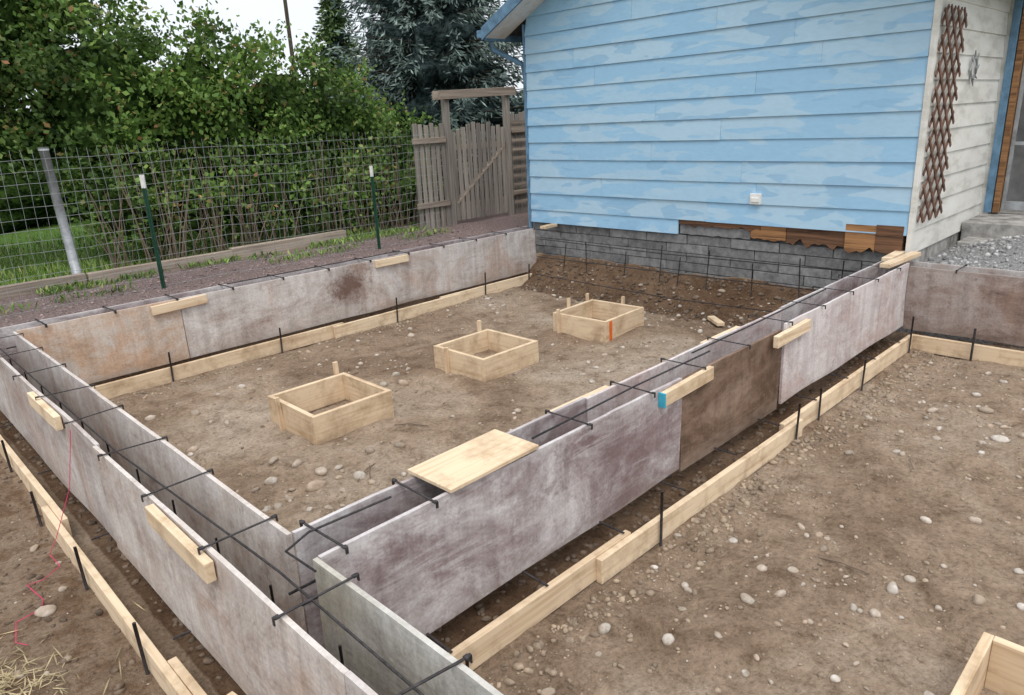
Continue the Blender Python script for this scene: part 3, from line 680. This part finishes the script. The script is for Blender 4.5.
def limbs(base,blobs,r,parent,name='trunk_and_limbs'):
    mb=MB(); b=Vector(base); mid=b+Vector((0.05,0.05,1.2)); mb.tube([b,b+Vector((0.03,0,0.6)),mid],[r,r*0.8,r*0.65],10)
    for q in blobs:
        c=Vector(q[:3]); m1=mid.lerp(c,0.5)+Vector((random.uniform(-.15,.15),random.uniform(-.1,.1),0.1))
        mb.tube([mid,m1,c],[r*0.5,r*0.3,r*0.12],7)
        for _ in range(6):
            e=c+Vector(tuple(rv(1)[0]*np.array(q[3:6])*0.98)); mb.tube([m1.lerp(c,0.5),c.lerp(e,0.5)+Vector((0,0,.1)),e],[r*0.2,r*0.12,r*0.04],5)
    mb.build(name,BARK,parent,0,True)
hb=[(3.6,11.9,2.65,1.3,1.1,1.65),(4.9,11.8,2.5,1.3,1.1,1.7),(6.25,11.8,2.25,1.15,1.0,1.5),(7.35,11.8,2.0,1.05,0.95,1.35),(8.4,11.7,1.65,0.9,0.8,1.05),
    (4.5,11.0,1.25,0.9,0.55,0.75),(5.7,11.0,1.2,0.9,0.6,0.75),(6.9,10.95,1.15,0.85,0.55,0.75),(7.9,10.9,1.1,0.75,0.55,0.7),(3.4,11.2,1.4,0.8,0.6,0.8)]
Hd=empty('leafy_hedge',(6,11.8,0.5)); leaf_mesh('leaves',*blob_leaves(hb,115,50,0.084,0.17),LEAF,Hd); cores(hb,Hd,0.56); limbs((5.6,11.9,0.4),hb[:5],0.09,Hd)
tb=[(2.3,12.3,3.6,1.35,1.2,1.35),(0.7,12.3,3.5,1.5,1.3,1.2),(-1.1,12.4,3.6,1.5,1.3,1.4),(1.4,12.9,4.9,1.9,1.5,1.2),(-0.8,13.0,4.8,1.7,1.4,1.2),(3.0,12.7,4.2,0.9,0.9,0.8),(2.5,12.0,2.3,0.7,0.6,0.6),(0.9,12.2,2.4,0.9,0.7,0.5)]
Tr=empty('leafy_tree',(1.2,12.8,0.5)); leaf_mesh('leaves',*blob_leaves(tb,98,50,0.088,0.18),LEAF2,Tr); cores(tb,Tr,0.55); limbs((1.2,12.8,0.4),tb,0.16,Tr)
def spruce(name,x,y,z0,Ht,R,mat,step=0.2,nb=9,dens=0.075,nl=0.22,nw=0.05,zmin=0.5,per=5,cf=0.5):
    e=empty(name,(x,y,z0)); mb=MB(); mb.tube([(x,y,z0-0.2),(x,y,z0+Ht*0.5),(x,y,z0+Ht*0.98)],[0.03*Ht*0.6,0.012*Ht,0.01],8)
    C=[];D=[]
    z=zmin
    while z<Ht*0.985:
        r=R*(1-z/Ht)**0.85
        for b in range(nb):
            a=random.uniform(0,6.283); ln=r*random.uniform(0.55,1.15)
            dx,dy=math.cos(a),math.sin(a); n=max(3,int(ln/dens)); dr=random.uniform(0.15,0.45)
            pp=[]
            for i in range(n+1):
                s=i/n; q=np.array([x+dx*ln*s,y+dy*ln*s,z0+z-dr*ln*math.sin(s*2.2)*0.9+random.uniform(-.01,.01)]); pp.append(q)
                if s<0.25: continue
                for _ in range(per):
                    side=np.array([-dy,dx,0])*random.choice((-1,1)); d=np.array([dx,dy,0])*0.6+side*random.uniform(0.1,1.1)+np.array([0,0,random.uniform(-1.0,0.25)])
                    d/=np.linalg.norm(d); C.append(q+d*nl*random.uniform(0.2,1.3)+np.random.normal(size=3)*0.05); D.append(d)
            if ln>0.4: mb.tube([pp[0],pp[n//2],pp[n]],[0.025,0.015,0.004],4)
        z+=step*random.uniform(0.8,1.2)
    C=np.array(C);D=np.array(D);n=len(C); S=np.cross(D,rv(n)); S/=np.linalg.norm(S,axis=1,keepdims=True)
    L=nl*np.random.uniform(0.6,1.4,n); leaf_mesh('needles',C,D,S,L,np.full(n,nw)*np.random.uniform(0.6,1.3,n),mat,e); mb.build('trunk_and_branches',BARK,e)
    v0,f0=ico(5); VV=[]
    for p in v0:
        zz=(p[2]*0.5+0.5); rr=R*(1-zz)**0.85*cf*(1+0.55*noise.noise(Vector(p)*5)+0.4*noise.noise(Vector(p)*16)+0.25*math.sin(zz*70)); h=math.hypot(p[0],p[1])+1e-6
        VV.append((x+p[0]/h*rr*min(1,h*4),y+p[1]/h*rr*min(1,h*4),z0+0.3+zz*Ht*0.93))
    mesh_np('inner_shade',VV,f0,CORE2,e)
spruce('blue_spruce_tree',11.1,13.5,0.4,9.5,3.3,SPR,0.15,13,0.10,0.17,0.04,1.2,7)
spruce('conifer_tree',13.1,20.7,0.3,6.3,1.6,CON,0.15,9,0.1,0.2,0.07)
spruce('conifer_tree',17.5,21.0,0.3,8.5,2.6,CON,0.3,8,0.16,0.36,0.11)
db=[]
for i in range(40):
    a=math.radians(-25+i*5.2); R=random.uniform(38,46); db.append((R*math.cos(a),R*math.sin(a),1.3,random.uniform(2.6,3.8),random.uniform(2,3),random.uniform(1.7,2.4)))
Dd=empty('distant_trees',(0,40,0)); leaf_mesh('leaves',*blob_leaves(db,5,22,0.5,0.55,False),LEAF2,Dd); cores(db,Dd,0.92)
nb_=[(-3.5,19,1.5,3,1.2,1.3),(0.5,19.5,1.5,3,1.2,1.3),(4,19,1.5,3,1.2,1.4),(8,18,1.6,3,1.2,1.6)]
Nn=empty('background_shrubs',(2,19,0.5)); leaf_mesh('leaves',*blob_leaves(nb_,30,40,0.15,0.27),LEAF,Nn); cores(nb_,Nn,0.85)
n=20000; X=np.random.uniform(-3.5,7,n); Y=10.25+np.abs(np.random.normal(0,2.6,n)); Z=np.array([gh(a,b,False) for a,b in zip(X,Y)])
L=np.random.uniform(0.05,0.17,n); D=np.random.normal(size=(n,3))*0.35; D[:,2]=1; D/=np.linalg.norm(D,axis=1,keepdims=True); S=np.cross(D,rv(n)); S/=np.linalg.norm(S,axis=1,keepdims=True)
leaf_mesh('lawn_grass',np.stack([X,Y,Z+L*0.45],1),D,S,L,np.full(n,0.014),GRASS)
n=5000; X=np.random.uniform(-1,7.6,n); Y=np.random.choice([9.3,9.9,10.0,10.05],n)+np.random.normal(0,0.12,n); keep=np.array([noise.noise(Vector((a*1.1,b,0)))>0.0 for a,b in zip(X,Y)]); X,Y=X[keep],Y[keep]; n=len(X)
L=np.random.uniform(0.03,0.13,n); D=np.random.normal(size=(n,3))*0.6; D[:,2]=1; D/=np.linalg.norm(D,axis=1,keepdims=True); S=np.cross(D,rv(n)); S/=np.linalg.norm(S,axis=1,keepdims=True)
leaf_mesh('weeds',np.stack([X,Y,0.53+L*0.45],1),D,S,L,L*0.22,GRASS)
n=1400; X=np.random.normal(-0.12,0.22,n); Y=np.random.normal(3.25,0.25,n); Z=np.array([gh(a,b) for a,b in zip(X,Y)])+np.random.uniform(0,0.03,n)
D=np.random.normal(size=(n,3)); D[:,2]*=0.25; D/=np.linalg.norm(D,axis=1,keepdims=True); S=np.cross(D,np.tile([0,0,1],(n,1))+rv(n)*0.3); S/=np.linalg.norm(S,axis=1,keepdims=True)
leaf_mesh('straw',np.stack([X,Y,Z],1),D,S,np.random.uniform(0.05,0.14,n),np.full(n,0.006),STRAW)
mb=MB()
for i in range(170):
    x=random.uniform(2.8,8.8); y=random.uniform(10.35,11.0); h=random.uniform(0.6,1.7); a=random.uniform(-.35,.35)
    mb.tube([(x,y,0.5),(x+a*0.5,y-0.05,0.5+h*0.5),(x+a*1.2,y-0.1,0.5+h)],[0.011,0.008,0.003],4)
mb.build('hedge_stems',TWIG)
mb=MB()
for (x,y,a) in ((2.25,3.9,0.5),(2.32,3.85,1.0),(3.1,4.2,2.2),(5,3.4,1.2),(3.2,5.7,0.2),(4.7,1.2,0.4),(6.2,3.2,2.0),(3.4,1.0,1.7)):
    l=random.uniform(0.12,0.3); mb.tube([(x,y,gh(x,y)+.012),(x+l*math.cos(a)*.5,y+l*math.sin(a)*.5+.01,gh(x,y)+.025),(x+l*math.cos(a),y+l*math.sin(a),gh(x,y)+.014)],0.0045,5)
mb.build('ground_twigs',TWIG)
mb=MB(); pp=[(0.79,4.4,0.74),(0.72,4.42,0.4),(0.60,4.45,0.12)]+[(0.55-0.04*i+0.05*math.sin(i*1.7),4.4-0.09*i+0.06*math.cos(i*2.1),gh(0.55-0.04*i,4.4-0.09*i)+0.02) for i in range(9)]
mb.tube(pp,0.0022,5); mb.build('pink_string_line',PINK)
U=empty('utility_pole',(22,39.4,0)); mb=MB(); mb.tube([(22,39.4,0),(22,39.4,14.5)],[0.13,0.09],10); mb.box(20.9,39.35,13.6,23.1,39.45,13.72); mb.build('pole',BARK,U)

# ------------------------------------------------------------ light, sky
S=Vector((-0.45,-0.55,1.15)).normalized()
sun=bpy.data.lights.new('sun','SUN'); sun.energy=1.4; sun.angle=math.radians(22); sun.color=(1,0.96,0.90)
so=bpy.data.objects.new('sun',sun); so.rotation_euler=S.to_track_quat('Z','Y').to_euler(); so.location=(0,0,20); COL.objects.link(so)
w=bpy.data.worlds.new('World'); scene.world=w; w.use_nodes=True; nt=w.node_tree; bg=nt.nodes['Background']
sky=nt.nodes.new('ShaderNodeTexSky'); sky.sky_type='NISHITA'; sky.sun_disc=False; sky.sun_elevation=math.asin(S.z); sky.sun_rotation=math.atan2(S.x,S.y); sky.dust_density=3
mx=nt.nodes.new('ShaderNodeMix'); mx.data_type='RGBA'; mx.inputs[0].default_value=0.85
tc=nt.nodes.new('ShaderNodeTexCoord'); sepz=nt.nodes.new('ShaderNodeSeparateXYZ'); nt.links.new(tc.outputs['Generated'],sepz.inputs[0])
# overcast sky: dimmer grey-blue near the horizon, bright cloud deck overhead
cn=nt.nodes.new('ShaderNodeTexNoise'); cn.inputs['Scale'].default_value=2.5; cn.inputs['Detail'].default_value=4; nt.links.new(tc.outputs['Generated'],cn.inputs['Vector'])
ad=nt.nodes.new('ShaderNodeMath'); ad.operation='MULTIPLY_ADD'; ad.inputs[1].default_value=0.25; nt.links.new(cn.outputs['Fac'],ad.inputs[0]); nt.links.new(sepz.outputs[2],ad.inputs[2])
cr=ramp(nt,[(0.05,(0.60,0.635,0.68)),(0.42,(0.68,0.71,0.75)),(0.85,(1.0,1.0,1.0))]); nt.links.new(ad.outputs[0],cr.inputs[0])
ml=nt.nodes.new('ShaderNodeVectorMath'); ml.operation='SCALE'; ml.inputs['Scale'].default_value=11.5; nt.links.new(cr.outputs[0],ml.inputs[0])
nt.links.new(sky.outputs[0],mx.inputs[6]); nt.links.new(ml.outputs[0],mx.inputs[7]); nt.links.new(mx.outputs[2],bg.inputs[0]); bg.inputs[1].default_value=0.145
scene.view_settings.view_transform='Standard'; scene.view_settings.look='None'; scene.view_settings.exposure=0

# ------------------------------------------------------------ camera
az=math.radians(46.0); p=math.radians(17.7); rl=math.radians(2.85)
f=Vector((math.cos(az),math.sin(az),0)); R=Vector((math.sin(az),-math.cos(az),0))
Fw=f*math.cos(p)-Vector((0,0,math.sin(p))); U_=f*math.sin(p)+Vector((0,0,math.cos(p)))
r=R*math.cos(rl)-U_*math.sin(rl); u=R*math.sin(rl)+U_*math.cos(rl)
cam=bpy.data.cameras.new('camera'); co=bpy.data.objects.new('camera',cam); COL.objects.link(co)
co.matrix_world=Matrix(((r.x,u.x,-Fw.x,0),(r.y,u.y,-Fw.y,0),(r.z,u.z,-Fw.z,2.28),(0,0,0,1)))
cam.sensor_width=36; cam.lens=25.2; cam.clip_start=0.05; cam.clip_end=1000
scene.camera=co
print('done')
